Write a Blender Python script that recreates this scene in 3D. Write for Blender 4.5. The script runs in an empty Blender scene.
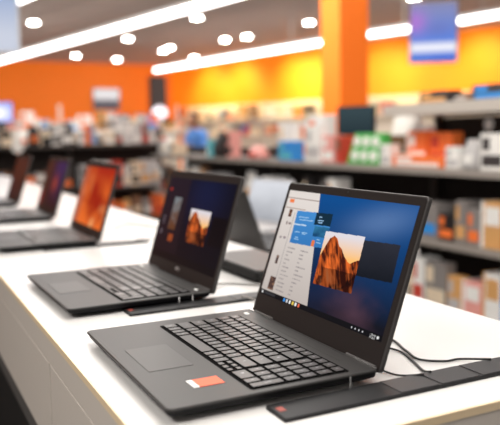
import bpy, bmesh, math, random
import numpy as np
from mathutils import Vector, Matrix
random.seed(7)
SC = bpy.context.scene
COL = SC.collection
TZ = 0.92            # counter-top height above the floor
PI = math.pi

# ------------------------------------------------------------------ materials
def mat(name, col, rough=.5, metal=0., emit=None, es=0., spec=.5, var=.0, scale=20., coat=0.):
    m = bpy.data.materials.new(name); m.use_nodes = True
    nt = m.node_tree; b = nt.nodes['Principled BSDF']
    b.inputs['Base Color'].default_value = (*col, 1); b.inputs['Roughness'].default_value = rough
    b.inputs['Metallic'].default_value = metal; b.inputs['Specular IOR Level'].default_value = spec
    b.inputs['Coat Weight'].default_value = coat
    if emit: b.inputs['Emission Color'].default_value = (*emit, 1); b.inputs['Emission Strength'].default_value = es
    tc = nt.nodes.new('ShaderNodeTexCoord'); n = nt.nodes.new('ShaderNodeTexNoise'); n.inputs['Scale'].default_value = scale
    r = nt.nodes.new('ShaderNodeMapRange'); k = max(var, .02)
    r.inputs[3].default_value = 1 - k; r.inputs[4].default_value = 1 + k
    mx = nt.nodes.new('ShaderNodeVectorMath'); mx.operation = 'SCALE'; mx.inputs[0].default_value = col
    nt.links.new(tc.outputs['Object'], n.inputs['Vector']); nt.links.new(n.outputs['Fac'], r.inputs[0])
    nt.links.new(r.outputs[0], mx.inputs['Scale']); nt.links.new(mx.outputs[0], b.inputs['Base Color'])
    return m
def lin(r, g, b):
    f = lambda c: (c/255)/12.92 if c/255 <= .04045 else ((c/255+.055)/1.055)**2.4
    return (f(r), f(g), f(b))
def screen_mat(name, strength):
    m = bpy.data.materials.new(name); m.use_nodes = True; nt = m.node_tree; b = nt.nodes['Principled BSDF']
    a = nt.nodes.new('ShaderNodeVertexColor'); a.layer_name = 'Col'
    b.inputs['Base Color'].default_value = (.001, .001, .0015, 1); b.inputs['Roughness'].default_value = .3
    b.inputs['Specular IOR Level'].default_value = .04
    nt.links.new(a.outputs['Color'], b.inputs['Emission Color']); b.inputs['Emission Strength'].default_value = strength
    return m

M = dict(
    deck=mat('laptop_deck_graphite', lin(38, 36, 35), .42, .15, var=.05, scale=300),
    body=mat('laptop_underside_shaded_black', (.005, .005, .006), .6, spec=.2),  # near-black also carries the shadow under the chamfered edge
    lidm=mat('laptop_lid_graphite', lin(66, 63, 62), .45, .3),
    bezel=mat('laptop_bezel', lin(38, 33, 32), .5, spec=.2),
    well=mat('keyboard_well', (.003, .003, .003), .9, spec=.05),
    key=mat('key_plastic', lin(60, 58, 58), .33, spec=.7, var=.05, scale=200),
    keyl=mat('key_legend', lin(170, 170, 175), .5),
    pad=mat('trackpad_glass', lin(41, 39, 38), .38, .12),
    padl=mat('trackpad_gap', (.02, .02, .02), .5),
    chrome=mat('polished_metal', (.8, .8, .8), .2, .9),
    logo=mat('silver_logo', (.75, .75, .75), .35, .5),
    orange_st=mat('sticker_orange', lin(240, 95, 50), .5),
    white_st=mat('sticker_white', (.85, .85, .83), .5),
    rubber=mat('black_rubber', (.01, .01, .01), .7),
    strip=mat('strip_black', (.010, .010, .011), .45, spec=.3),
    strip2=mat('strip_grey', (.024, .024, .026), .45, spec=.35),
    red=mat('red_label', lin(150, 58, 44), .5),
    top=mat('counter_white_laminate', (.73, .72, .705), .25, spec=.5, var=.02, scale=3),
    wood=mat('edge_maple', lin(246, 222, 184), .45, var=.05, scale=60),
    beige=mat('counter_fascia_beige', lin(222, 213, 203), .4, var=.03, scale=2),
    glow=mat('sign_glow', (1, 1, 1), .5, emit=(.88, .86, 1), es=1.1),
    text=mat('screen_text', (.1, .1, .1), .5, emit=(.8, .8, .8), es=1),
    rail=mat('kick_rail_grey', lin(86, 84, 82), .5),
    black=mat('void_black', (.006, .006, .006), .8),
    floor=mat('floor_dark_vinyl', lin(48, 45, 43), .4, var=.15, scale=3),
    ceil=mat('ceiling_taupe', lin(168, 155, 148), .9, emit=lin(150, 135, 126), es=.30, var=.04, scale=.6),  # ceiling colour also emits a little light of its own
    orange=mat('wall_orange_paint_glow', lin(236, 122, 40), .6, emit=lin(245, 122, 35), es=.50, var=.05, scale=1),  # wall brightness partly put into the paint as emission
    orange_r=mat('wall_orange_paint_bright_glow', lin(245, 140, 30), .6, emit=lin(252, 138, 22), es=.55, var=.05, scale=1),  # brighter, glowing copy of the wall paint; its lit look is built in
    orange_c=mat('column_orange_paint_glow', lin(250, 125, 35), .6, emit=lin(255, 112, 25), es=.42, var=.04, scale=1),  # column paint glows by itself to look lit
    ledge=mat('ledge_pale', lin(205, 196, 186), .4),
    lamp=mat('lamp_diffuser', (1, 1, 1), .5, emit=(1, .97, .93), es=7),
    spot=mat('downlight_diffuser', (1, 1, 1), .5, emit=(1, .96, .9), es=45),
    housing=mat('lamp_housing', (.7, .7, .7), .5),
    steel=mat('shelf_steel_charcoal', lin(70, 62, 58), .5, var=.05),
    shelfw=mat('shelf_rail_grey', lin(164, 155, 147), .4),
    shelfl=mat('shelf_pale', lin(225, 216, 205), .5, emit=lin(225, 215, 200), es=.15),  # shelves brightened by a faint emission in the material
    backp=mat('shelf_back_dark', lin(46, 38, 35), .8),
    cable=mat('cable_black', (.012, .012, .012), .45),
    cablew=mat('cable_grey', lin(140, 135, 130), .5),
    silver=mat('laptop_silver', lin(205, 205, 208), .35, .3),
    shirt=mat('shirt_blue', lin(95, 150, 225), .8, emit=lin(95, 150, 225), es=.15),  # cloth lightened with a slight glow of its own
    skin=mat('skin', lin(205, 150, 120), .6), hair=mat('hair_dark', (.02, .015, .012), .7), jeans=mat('trousers_dark', (.03, .035, .05), .8),
)
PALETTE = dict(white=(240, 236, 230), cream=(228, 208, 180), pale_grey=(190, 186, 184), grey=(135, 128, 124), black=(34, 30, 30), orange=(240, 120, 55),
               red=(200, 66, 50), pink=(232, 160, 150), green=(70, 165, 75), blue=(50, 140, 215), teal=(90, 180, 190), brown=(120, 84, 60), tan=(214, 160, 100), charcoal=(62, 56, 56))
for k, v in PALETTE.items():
    c = lin(*v); M['p_'+k] = mat('packaging_'+k, c, .5, var=.12, scale=14, emit=c, es=.12)  # every packaging colour glows faintly in its own tone

# ------------------------------------------------------------------ mesh helpers
class MB:
    def __init__(s): s.bm = bmesh.new(); s.mats = []
    def mi(s, m):
        if m not in s.mats: s.mats.append(m)
        return s.mats.index(m)
    def box(s, x0, x1, y0, y1, z0, z1, m, T=None):
        P = [(x, y, z) for z in (z0, z1) for x, y in ((x0, y0), (x1, y0), (x1, y1), (x0, y1))]
        s.hull(P, m, T); return s
    def hull(s, P, m, T=None):
        vs = [s.bm.verts.new(T @ Vector(p) if T else p) for p in P]; i = s.mi(m)
        for f in ((3, 2, 1, 0), (4, 5, 6, 7), (0, 1, 5, 4), (1, 2, 6, 5), (2, 3, 7, 6), (3, 0, 4, 7)):
            s.bm.faces.new([vs[k] for k in f]).material_index = i
    def loft(s, rings, m, T=None, cap0=True, cap1=True, mtop=None, smooth=False):
        i = s.mi(m); R = [[s.bm.verts.new(T @ Vector(p) if T else p) for p in r] for r in rings]
        n = len(R[0])
        for a, b in zip(R, R[1:]):
            for k in range(n):
                f = s.bm.faces.new((a[k], a[(k+1) % n], b[(k+1) % n], b[k])); f.material_index = i; f.smooth = smooth
        if cap0: s.bm.faces.new(R[0][::-1]).material_index = i
        if cap1: s.bm.faces.new(R[-1]).material_index = s.mi(mtop) if mtop else i
        return s
    def cyl(s, c, r, h, m, n=20, axis='z', r2=None, T=None):
        rings = []
        for t, rr in ((0, r), (h, r if r2 is None else r2)):
            ring = []
            for k in range(n):
                a = 2*PI*k/n; u, v = rr*math.cos(a), rr*math.sin(a)
                ring.append({'z': (c[0]+u, c[1]+v, c[2]+t), 'x': (c[0]+t, c[1]+u, c[2]+v), 'y': (c[0]+v, c[1]+t, c[2]+u)}[axis])
            rings.append(ring)
        return s.loft(rings, m, T)
    def tube(s, pts, r, m, n=8):
        pts = [Vector(p) for p in pts]; rings = []
        for k, p in enumerate(pts):
            d = (pts[min(k+1, len(pts)-1)]-pts[max(k-1, 0)]).normalized()
            a = d.cross(Vector((0, 0, 1))); a = a.normalized() if a.length > 1e-3 else Vector((1, 0, 0)); b = a.cross(d)
            rings.append([p+a*r*math.cos(2*PI*q/n)+b*r*math.sin(2*PI*q/n) for q in range(n)])
        return s.loft(rings, m, smooth=True)
    def build(s, name, parent=None, loc=(0, 0, 0), bevel=0):
        if bevel:
            bmesh.ops.bevel(s.bm, geom=s.bm.edges[:], offset=bevel, segments=2, affect='EDGES', profile=.6)
        bmesh.ops.recalc_face_normals(s.bm, faces=s.bm.faces[:])
        me = bpy.data.meshes.new(name); s.bm.to_mesh(me); s.bm.free()
        for m in s.mats: me.materials.append(m)
        o = bpy.data.objects.new(name, me); COL.objects.link(o); o.location = loc
        if parent: o.parent = parent
        return o
def tag(o, label=None, cat=None, group=None, kind=None):
    if label: o['label'] = label
    if cat: o['category'] = cat
    if group: o['group'] = group
    if kind: o['kind'] = kind
    return o
def empty(name, loc, rz=0, **k):
    o = bpy.data.objects.new(name, None); COL.objects.link(o); o.location = loc; o.rotation_euler = (0, 0, rz); o.empty_display_size = .05
    return tag(o, **k)
def copy_tree(o, parent=None):
    c = o.copy(); COL.objects.link(c); c.parent = parent
    for ch in list(o.children): copy_tree(ch, c)
    return c
def rrect(x0, x1, y0, y1, z, r, n=6):
    out = []
    for cx, cy, a0 in ((x1-r, y1-r, 0), (x0+r, y1-r, 90), (x0+r, y0+r, 180), (x1-r, y0+r, 270)):
        for k in range(n+1):
            a = math.radians(a0+90*k/n); out.append((cx+r*math.cos(a), cy+r*math.sin(a), z))
    return out
def spline(pts, n=14):
    pts = [Vector(p) for p in pts]; P = [pts[0]]+pts+[pts[-1]]; out = []
    for i in range(1, len(P)-2):
        for k in range(n):
            t = k/n; a, b, c, d = P[i-1], P[i], P[i+1], P[i+2]
            out.append(.5*((2*b)+(c-a)*t+(2*a-5*b+4*c-d)*t*t+(3*b-a-3*c+d)*t**3))
    out.append(pts[-1]); return out

# ------------------------------------------------------------------ screen pictures (computed colours)
_rng = np.random.default_rng(3)
_lat = _rng.random((64, 64))
def vnoise(x, y):
    xi, yi = np.floor(x).astype(int), np.floor(y).astype(int); fx, fy = x-xi, y-yi
    fx, fy = fx*fx*(3-2*fx), fy*fy*(3-2*fy); g = lambda a, b: _lat[a % 64, b % 64]
    return (g(xi, yi)*(1-fx)+g(xi+1, yi)*fx)*(1-fy)+(g(xi, yi+1)*(1-fx)+g(xi+1, yi+1)*fx)*fy
def fbm(x, y, o=4):
    s = 0; a = .5
    for k in range(o): s = s+a*vnoise(x*2**k+k*7.3, y*2**k+k*3.1); a *= .5
    return s/(1-.5**o)
def C3(*c): return np.array(lin(*c))
def put(img, mask, c): img[mask] = c if np.ndim(c) == 1 else c[mask]
def mix(a, b, t): return a*(1-t[..., None])+b*t[..., None]
def photo(s, t):
    """sunlit rock mountain under a pale sky; s right 0..1, t up 0..1"""
    n = fbm(s*7+3, t*7+1); n2 = fbm(s*15+t*6, t*5+s*3+5)
    ridge = np.interp(s, [0, .08, .16, .26, .34, .42, .52, .62, .72, .80, .88, 1], [.50, .70, .88, .94, .90, .80, .72, .60, .52, .50, .54, .60])+.05*(fbm(s*9, s*0+2)-.5)
    sky = mix(np.ones(s.shape+(3,))*C3(250, 190, 110), C3(222, 216, 222), np.clip((t-.55)/.4, 0, 1))
    rock = mix(np.ones(s.shape+(3,))*C3(70, 24, 14), C3(236, 110, 44), np.clip((n2*2.6-.95)+.5*np.exp(-((s-.30)/.12)**2), 0, 1))
    rock = mix(rock, np.ones(3)*C3(40, 16, 14), np.clip((.42-n)*6, 0, 1)*.9)
    img = np.where((t < ridge)[..., None], rock, sky)
    lake = (t < .30+.06*n) & (s > .15)
    img = np.where(lake[..., None], mix(img*.45, C3(150, 90, 55), np.clip(n2*2-1, 0, 1)), img)
    return img
def paint_main(u, v):
    u = (u-.035)/.922; v = (v-.118)/.82
    g = np.clip(1.15*v-.1, 0, 1); img = mix(np.ones(u.shape+(3,))*C3(18, 20, 30), C3(10, 74, 138), g)
    img = mix(img, C3(96, 128, 176), np.exp(-((u-.80)/.22)**2-((v-.84-.3*(u-.8))/.13)**2)*.65)
    img = mix(img, C3(10, 34, 68), np.exp(-((u-.42)/.2)**2-((v-.25)/.25)**2)*.7)
    img = mix(img, C3(84, 58, 72), np.clip(fbm(u*4, v*4)*1.8-.55, 0, 1)*np.exp(-((u-.82)/.25)**2-((v-.16)/.16)**2)*.9)
    # dark tile
    def inq(u, v, q):                                       # bilinear inverse for nearly parallelogram tiles
        (ax, ay), (bx, by), (cx, cy) = q; e = (bx-ax, by-ay); f = (cx-ax, cy-ay); D = e[0]*f[1]-e[1]*f[0]
        s = ((u-ax)*f[1]-(v-ay)*f[0])/D; t = (e[0]*(v-ay)-e[1]*(u-ax))/D
        return s, t, (s >= 0) & (s <= 1) & (t >= 0) & (t <= 1)
    N = lambda a, b: ((a-.035)/.922, (b-.118)/.82)
    s, t, k = inq(u, v, (N(.70, .445), N(.925, .462), N(.69, .675)))
    put(img, k, mix(np.ones(u.shape+(3,))*C3(22, 26, 34), C3(44, 46, 56), np.clip(t+.3*fbm(u*9, v*9)-.2, 0, 1)))
    # white web page
    edge = (.298+(.452-.298)*(1-v)-.035)/.922
    page = (u < edge) & (v > .025)
    pc = mix(np.ones(u.shape+(3,))*C3(186, 176, 170), C3(222, 214, 208), np.clip(v*1.1, 0, 1)); put(img, page, pc)
    put(img, page & (v < .935) & (v > .929), C3(150, 132, 126)); put(img, page & (v < .838) & (v > .832) & (u < .2), C3(170, 150, 140))
    put(img, page & (u > .105) & (u < .111) & (v < .80), C3(165, 158, 156))
    for (a, b, w, h, c) in ((.028, .885, .042, .035, (240, 120, 60)), (.05, .75, .030, .075, (90, 60, 50)), (.055, .30, .025, .08, (64, 56, 62)),
                            (.055, .06, .055, .12, (74, 54, 52)), (.05, .675, .018, .03, (140, 130, 130)), (.078, .68, .02, .02, (120, 112, 118)), (.03, .54, .02, .02, (150, 140, 140)), (.065, .545, .025, .02, (140, 130, 136))):
        k = page & (u > a) & (u < a+w) & (v > b) & (v < b+h)
        put(img, k, mix(np.ones(u.shape+(3,))*C3(*c), C3(210, 160, 120), np.clip(fbm(u*60, v*60)*2-.9, 0, 1)*.5))
    r2 = np.random.default_rng(5)
    for k0 in range(12):                                     # faint blocks of copy
        vv = .475-.036*k0
        for a in (.135, .255):
            L = r2.uniform(.02, .085); put(img, page & (u > a) & (u < a+L) & (np.abs(v-vv) < .006) & (np.sin(u*900) > -.6), C3(150, 142, 142))
    # blue tile
    s, t, k = inq(u, v, (N(.162, .545), N(.45, .562), N(.152, .79)))
    k = (s > 0) & (s < 1) & (t > 0) & (t < 1)
    put(img, k, mix(np.ones(u.shape+(3,))*C3(52, 118, 182), C3(66, 138, 204), t))
    put(img, k & (s > .56) & (t > .64), C3(16, 44, 62)); put(img, k & (s > .60) & (t < .60) & (t > .30), mix(np.ones(u.shape+(3,))*C3(22, 70, 110), C3(50, 120, 160), np.clip(fbm(s*6, t*6)*2-.6, 0, 1)))
    put(img, k & (t > .56) & (t < .60) & (s < .36), C3(190, 212, 230)); put(img, k & (s > .62) & (t < .18) & (s < .70), C3(225, 120, 70))
    for a, b, w in ((.08, .34, .14), (.28, .34, .16), (.30, .30, .1), (.1, .12, .14), (.12, .18, .09), (.08, .8, .3), (.12, .72, .4), (.66, .86, .08), (.64, .76, .16), (.66, .70, .12), (.74, .12, .12), (.74, .2, .08)):
        put(img, k & (s > a) & (s < a+w) & (t > b) & (t < b+.03), C3(150, 190, 225))
    # photograph tile
    s, t, k = inq(u, v, (N(.438, .314), N(.712, .328), N(.424, .684)))
    put(img, k, photo(np.clip(s, 0, 1), np.clip(t, 0, 1)))
    # taskbar
    tb = (v < .042); put(img, tb, C3(16, 16, 20))
    for i, c in enumerate(((60, 140, 220), (200, 200, 205), (240, 240, 240), (230, 200, 90), (230, 230, 230), (235, 110, 80))):
        put(img, (np.abs(u-(.24+.027*i)) < .008) & (np.abs(v-.021) < .014), C3(*c))
    put(img, (np.abs(u-.02) < .008) & (np.abs(v-.021) < .012), C3(220, 220, 220)); put(img, (u > .04) & (u < .15) & (np.abs(v-.021) < .012), C3(52, 52, 56))
    for a in (.80, .825, .85, .875): put(img, (np.hypot((u-a), (v-.02)*.6) < .0045), C3(190, 190, 195))
    put(img, (np.hypot((u-.975), (v-.02)*.6) < .007), C3(225, 225, 225))
    return img
def paint_second(u, v):
    img = mix(np.ones(u.shape+(3,))*C3(8, 9, 18), C3(14, 24, 56), np.exp(-((u-.62)/.3)**2-((v-.85)/.35)**2))
    left = u < .345+.05*(1-v); put(img, left, mix(np.ones(u.shape+(3,))*C3(22, 16, 23), C3(32, 24, 36), v))
    N = lambda a, b, c, d: (u > a+.03*(1-v)*0) & (u < b) & (v > c) & (v < d)
    ph = (u > .46+.03*(.66-v)/.4) & (u < .76) & (v > .275) & (v < .66)
    img = np.where(ph[..., None], photo(np.clip((u-.46)/.30, 0, 1), np.clip((v-.275)/.385, 0, 1)), img)
    st = (u > .155) & (u < .275) & (v > .36) & (v < .76)
    put(img, st, mix(np.ones(u.shape+(3,))*C3(96, 58, 36), C3(120, 130, 135), np.clip(v*2.4-1+fbm(u*20, v*20)-.5, 0, 1)))
    put(img, (u > .20) & (u < .28) & (v > .22) & (v < .31), C3(150, 70, 34)); put(img, (np.hypot(u-.05, v-.85) < .02), C3(170, 50, 40))
    for b in (.42, .46, .5, .30, .33): put(img, (u > .045) & (u < .075) & (np.abs(v-b) < .008), C3(120, 110, 120))
    put(img, (u > .80) & (v > .30) & (v < .62), C3(6, 6, 12)); put(img, v < .085, C3(10, 10, 14))
    return img
def paint_flame(u, v):
    n = fbm(u*3+.5*fbm(u*5, v*5), v*2.2+4); m = fbm(u*6+4, v*3)
    img = mix(np.ones(u.shape+(3,))*C3(150, 26, 12), C3(225, 105, 40), np.clip((n-.32)*2.6+.25*(1-v), 0, 1))
    img = mix(img, C3(250, 196, 130), np.clip((m-.55)*3, 0, 1)*np.clip(1.1-v, 0, 1)*.7)
    img = mix(img, C3(160, 20, 14), np.clip((v-.55)*2.6, 0, 1)*np.clip(u*2.5-.2, 0, 1)*.9)
    return mix(img, C3(150, 110, 96), np.clip(.22-u, 0, .22)/.22*.7)
def paint_navy(u, v):
    img = mix(np.ones(u.shape+(3,))*C3(8, 10, 22), C3(14, 28, 78), np.clip(v*1.2, 0, 1)*np.clip(u*3-.9, 0, 1))
    put(img, u < .34, C3(40, 28, 30)); img = mix(img, C3(170, 66, 34), np.exp(-((u-.62)/.10)**2-((v-.52)/.16)**2)*.75)
    put(img, (u < .14) & (v < .3), C3(120, 30, 36)); return img
def paint_dim(u, v): return mix(np.ones(u.shape+(3,))*C3(14, 14, 20), C3(44, 38, 46), np.clip(fbm(u*4, v*4), 0, 1)*.5)
def paint_pale(u, v): return mix(np.ones(u.shape+(3,))*C3(150, 152, 158), C3(222, 224, 230), np.clip(v*.9+.4*fbm(u*3, v*3), 0, 1))

# ------------------------------------------------------------------ laptops
def key_rows():
    """(u0,u1,v0,v1) in units of the key field; row list from the front (space bar) to the back (function keys)"""
    U = 19.4; rows = []
    gap, np0 = 15.2, 15.4
    r = []; x = 0
    for w in (1.25, 1, 1, 1): r.append((x, x+w)); x += w
    r.append((x, x+5.6)); x += 5.6
    for w in (1, 1, 1): r.append((x, x+w)); x += w
    ar = x                                                  # arrow cluster start
    rows.append(r+[(np0, np0+2), (np0+2, np0+3)])
    rows.append([(0, 2.3)]+[(2.3+k, 3.3+k) for k in range(10)]+[(12.3, 15.1)]+[(np0+k, np0+1+k) for k in range(3)]+[(np0+3, np0+4)])
    rows.append([(0, 1.8)]+[(1.8+k, 2.8+k) for k in range(11)]+[(12.8, 15.1)]+[(np0+k, np0+1+k) for k in range(3)])
    rows.append([(0, 1.5)]+[(1.5+k, 2.5+k) for k in range(12)]+[(13.5, 15.1)]+[(np0+k, np0+1+k) for k in range(4)])
    rows.append([(k, 1.0+k) for k in range(13)]+[(13, 15.1)]+[(np0+k, np0+1+k) for k in range(4)])
    rows.append([(k*19.4/17, (k+1)*19.4/17) for k in range(17)])
    return rows, ar, np0
def make_laptop(name, o, paint, label, group, keys=True, body='deck', strength=1., res=(300, 170), logo=None, sticker=False, lights=True, disp=(.035, .957, .118, .938), camz=TZ):
    x0, y0, W, D, L, a, yw = o
    root = empty('laptop', (x0, y0, camz), yw, label=label, cat='laptop', group=group)
    H = .018; deckm = M[body]; bodym = M['body'] if body == 'deck' else M['silver']
    # base shell: a wedge whose underside is chamfered in
    b = MB()
    b.loft([rrect(.016, D-.004, .012, W-.012, .0035, .010), rrect(.004, D, .002, W-.002, .0085, .009), rrect(.0005, D, .0005, W-.0005, .0155, .008)], bodym)
    b.loft([rrect(0, D, 0, W, .0150, .008), rrect(0, D, 0, W, H-.0010, .008), rrect(.0010, D-.001, .001, W-.001, H, .008)], deckm)
    for i, (x, yy) in enumerate(((.03, .03), (.03, W-.03), (D-.03, .03), (D-.03, W-.03))): pass
    base = b.build('base', root)
    for (x, yy) in ((.035, .04), (.035, W-.04), (D-.03, .04), (D-.03, W-.04)):
        f = MB(); f.cyl((x, yy, 0), .007, .006, M['rubber'], 16); f.build('rubber_foot', base)
    sh = .005 if sticker else 0
    # trackpad
    t = MB(); t.loft([rrect(.0165+sh, .0765+sh, .1255, .2295, H, .003), rrect(.0165+sh, .0765+sh, .1255, .2295, H+.0002, .003)], M['padl'])
    t.loft([rrect(.0175+sh, .0755+sh, .1265, .2285, H+.0001, .003), rrect(.0175+sh, .0755+sh, .1265, .2285, H+.0004, .003)], M['pad'] if body == 'deck' else M['silver']); t.build('trackpad', base)
    # keyboard
    sh = .0075 if sticker else 0
    kx0, kx1, ky0, ky1 = .0985+sh, .2260+sh, .0130, .3200
    w = MB(); w.loft([rrect(kx0-.0025, kx1+.0025, ky0-.0025, ky1+.0025, H, .004), rrect(kx0-.0025, kx1+.0025, ky0-.0025, ky1+.0025, H+.0003, .004)], M['well'] if body == 'deck' else M['silver'])
    kb = w.build('keyboard', root)
    rows, ar, np0 = key_rows(); U = 19.4; sc = (ky1-ky0)/U
    vs = [0, 1.12, 2.24, 3.36, 4.48, 5.6, 6.45]; vsc = (kx1-kx0)/vs[-1]
    kk = []
    for i, r in enumerate(rows):
        for (p, q) in r: kk.append((p, q, vs[i], vs[i+1], i))
    kk.append((np0+3, np0+4, 0, 2.24, 0)) ; kk = [k for k in kk if not (k[4] == 1 and abs(k[0]-(np0+3)) < .01)]
    kk.append((np0+3, np0+4, 2.24, 3.36, 2))
    for p, q, c, d in ((ar, ar+.85, -.05, .52), (ar+.85, ar+1.7, -.05, .52), (ar+1.7, ar+2.45, -.05, .52), (ar+.85, ar+1.7, .56, 1.1), (ar, ar+.85, .56, 1.1), (ar+1.7, ar+2.45, .56, 1.1)): kk.append((p, q, c, d, -1))
    one = MB() if not keys else None
    cache = {}
    for (p, q, c, d, row) in kk:
        ya, yb = ky1-q*sc+.0016, ky1-p*sc-.0016; xa, xb = kx0+c*vsc+.0019, kx0+d*vsc-.0019
        km = M['key'] if body == 'deck' else M['p_pale_grey']
        if keys:
            kw, kd = round(yb-ya, 5), round(xb-xa, 5)
            if (kw, kd) not in cache:
                k = MB(); hw, hd = kw/2, kd/2
                k.loft([rrect(-hd, hd, -hw, hw, 0, .0012, 2), rrect(-hd, hd, -hw, hw, .0011, .0012, 2), rrect(-hd+.0005, hd-.0005, -hw+.0005, hw-.0005, .0015, .0012, 2)], M['well'] if body == 'deck' else km, mtop=km)  # key sides painted well-black to imitate shade between the keys
                if kw > .005: # legend
                    k.box(-hd*.1+.0001, hd*.35, hw*.15 if kw < .03 else hw*.02, hw*.35 if kw < .03 else hw*.06, .00149, .00156, M['keyl']) if kw < .06 else None
                ob = k.build('key', kb, ((xa+xb)/2, (ya+yb)/2, H+.0003)); cache[(kw, kd)] = ob
            else:
                ob = cache[(kw, kd)].copy(); COL.objects.link(ob); ob.location = ((xa+xb)/2, (ya+yb)/2, H+.0003)
        else:
            one.loft([rrect(xa, xb, ya, yb, H, .0012, 1), rrect(xa, xb, ya, yb, H+.0015, .0012, 1)], km)
    if one: tag(one.build('keys', kb), kind='stuff')
    # power key, hinge bar and its bright end pieces
    g = MB(); g.loft([rrect(D-.022, D-.016, W-.034, W-.022, H, .002), rrect(D-.022, D-.016, W-.034, W-.022, H+.0006, .002)], M['white_st']); g.build('power_button', base)
    if logo:
        g = MB(); g.loft([rrect(D-.022, D-.016, .020, .032, H, .002), rrect(D-.022, D-.016, .020, .032, H+.0006, .002)], M['white_st']); g.build('badge', base)
    g = MB(); g.box(D-.0045, D-.0038, .06, W-.05, H, H+.0004, M['padl']); g.box(kx1+.014, kx1+.0144, .05, W-.06, H, H+.0002, M['padl']); g.build('speaker_slot', base)
    # lid: u across from the user's left, v up, w backwards
    hx, hz = D+.0059, H+.0038
    ca, sa = math.cos(a), math.sin(a)
    Wl = W*.985; off = (W-Wl)/2
    T = Matrix(((0, ca, sa, hx), (-1, 0, 0, W-off), (0, sa, -ca, hz), (0, 0, 0, 1)))
    l = MB(); Wd = Wl
    ring = lambda z, i: [(p[0], p[1], z) for p in rrect(i, Wd-i, -.011+i, L-i, z, .006)]
    l.loft([ring(.0065, .0012), ring(.0055, 0), ring(.0008, 0), ring(0, .0008)], M['lidm'] if body == 'deck' else M['silver'], T)
    l.loft([[(p[0], p[1], p[2]) for p in rrect(.0025, Wd-.0025, -.008, L-.0025, .00005, .004)], [(p[0], p[1], p[2]) for p in rrect(.0025, Wd-.0025, -.008, L-.0025, -.0003, .004)]], M['bezel'] if body == 'deck' else M['silver'], T)
    lid = l.build('lid', root)
    # display
    d0, d1, e0, e1 = disp; u0, u1, v0, v1 = d0*W-off, d1*W-off, e0*L, e1*L
    nx, ny = res
    uu = np.linspace(0, 1, nx+1); vv = np.linspace(0, 1, ny+1)
    X, Y = np.meshgrid(uu, vv)
    co = np.stack([u0+(u1-u0)*X, v0+(v1-v0)*Y, np.full_like(X, -.0005), np.ones_like(X)], -1).reshape(-1, 4)@np.array(T).T
    idx = np.arange((nx+1)*(ny+1)).reshape(ny+1, nx+1)
    F = np.stack([idx[:-1, :-1], idx[:-1, 1:], idx[1:, 1:], idx[1:, :-1]], -1).reshape(-1, 4)
    me = bpy.data.meshes.new('display'); me.from_pydata(co[:, :3].tolist(), [], F.tolist())
    pu, pv = (d0+(d1-d0)*X, e0+(e1-e0)*Y) if paint is paint_main else (X, Y)
    img = np.clip(paint(pu, pv), 0, 1).reshape(-1, 3); at = me.color_attributes.new('Col', 'FLOAT_COLOR', 'POINT')
    at.data.foreach_set('color', np.concatenate([img, np.ones((len(img), 1))], 1).ravel().astype(np.float32))
    me.materials.append(screen_mat(name+'_display', strength)); dsp = bpy.data.objects.new('display', me); COL.objects.link(dsp); dsp.parent = lid
    # webcam, hinges, maker's mark
    c = MB(); c.cyl((Wl/2, L-.006, -.0006), .0014, .0003, M['padl'], 12, T=T); c.build('webcam', lid)
    for ya in (.012, W-.075):
        h = MB(); h.cyl((D+.004, ya, H-.004), .0045, .063, M['lidm'], 14, 'y'); h.build('hinge', root)
    if sticker:
        for ya, yl in ((.004, .045), (W-.022, .018)):
            h = MB(); h.box(D-.0030, D-.0012, ya, ya+yl, H-.0002, H+.0012, M['chrome']); h.build('hinge_trim', root)
    if logo:
        cu = bpy.data.curves.new('t', 'FONT'); cu.body = logo; cu.size = .0085; cu.align_x = 'CENTER'; cu.align_y = 'CENTER'; cu.extrude = .0001
        to = bpy.data.objects.new('t', cu); COL.objects.link(to); bpy.context.view_layer.update()
        me = bpy.data.meshes.new_from_object(to.evaluated_get(bpy.context.evaluated_depsgraph_get())); bpy.data.objects.remove(to)
        for v in me.vertices: v.co = T @ Vector((v.co.x*1.15+Wl*.484, v.co.y+.0085, -.0006-v.co.z))
        me.materials.append(M['logo']); lo = bpy.data.objects.new('logo', me); COL.objects.link(lo); lo.parent = lid; lo['label'] = 'small silver maker mark on the bezel'
    if paint is paint_main:
        for txt, uc, vc, sz in (('1:25 PM', .915, .1475, .0036), ('9/12/23', .915, .131, .0036)):
            cu = bpy.data.curves.new('t', 'FONT'); cu.body = txt; cu.size = sz; cu.align_x = 'CENTER'; cu.align_y = 'CENTER'
            to = bpy.data.objects.new('t', cu); COL.objects.link(to); bpy.context.view_layer.update()
            me = bpy.data.meshes.new_from_object(to.evaluated_get(bpy.context.evaluated_depsgraph_get())); bpy.data.objects.remove(to)
            for v in me.vertices: v.co = T @ Vector((v.co.x+uc*W-off-.004, v.co.y+vc*L-.002, -.0007))
            me.materials.append(M['text']); lo = bpy.data.objects.new('clock_text', me); COL.objects.link(lo); lo.parent = dsp
    if sticker:
        s = MB(); s.box(.0565, .0880, .048, .074, H+.0002, H+.0005, M['orange_st']); s.box(.0495, .0565, .048, .074, H+.0002, H+.0005, M['white_st']); tag(s.build('price_sticker', root), 'orange and white sticker')
    return root
RAKE = (1.2298, 1.2631, 1.2651, 1.2584)
GL = 'laptops in a row along the display counter'
make_laptop('a', (.0375, 0, .3535, .2708, .2139, RAKE[0], -.0056), paint_main, 'nearest dark grey open laptop, web page on its blue screen, orange sticker on palm rest', GL, sticker=True, res=(420, 240), strength=1.05)
make_laptop('b', (.046, .501, .3525, .2633, .2139, RAKE[1], .0234), paint_second, 'dark grey open laptop with small mountain photo on a nearly black screen, second nearest', GL, logo='DELL', disp=(.035, .965, .085, .925))
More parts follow.
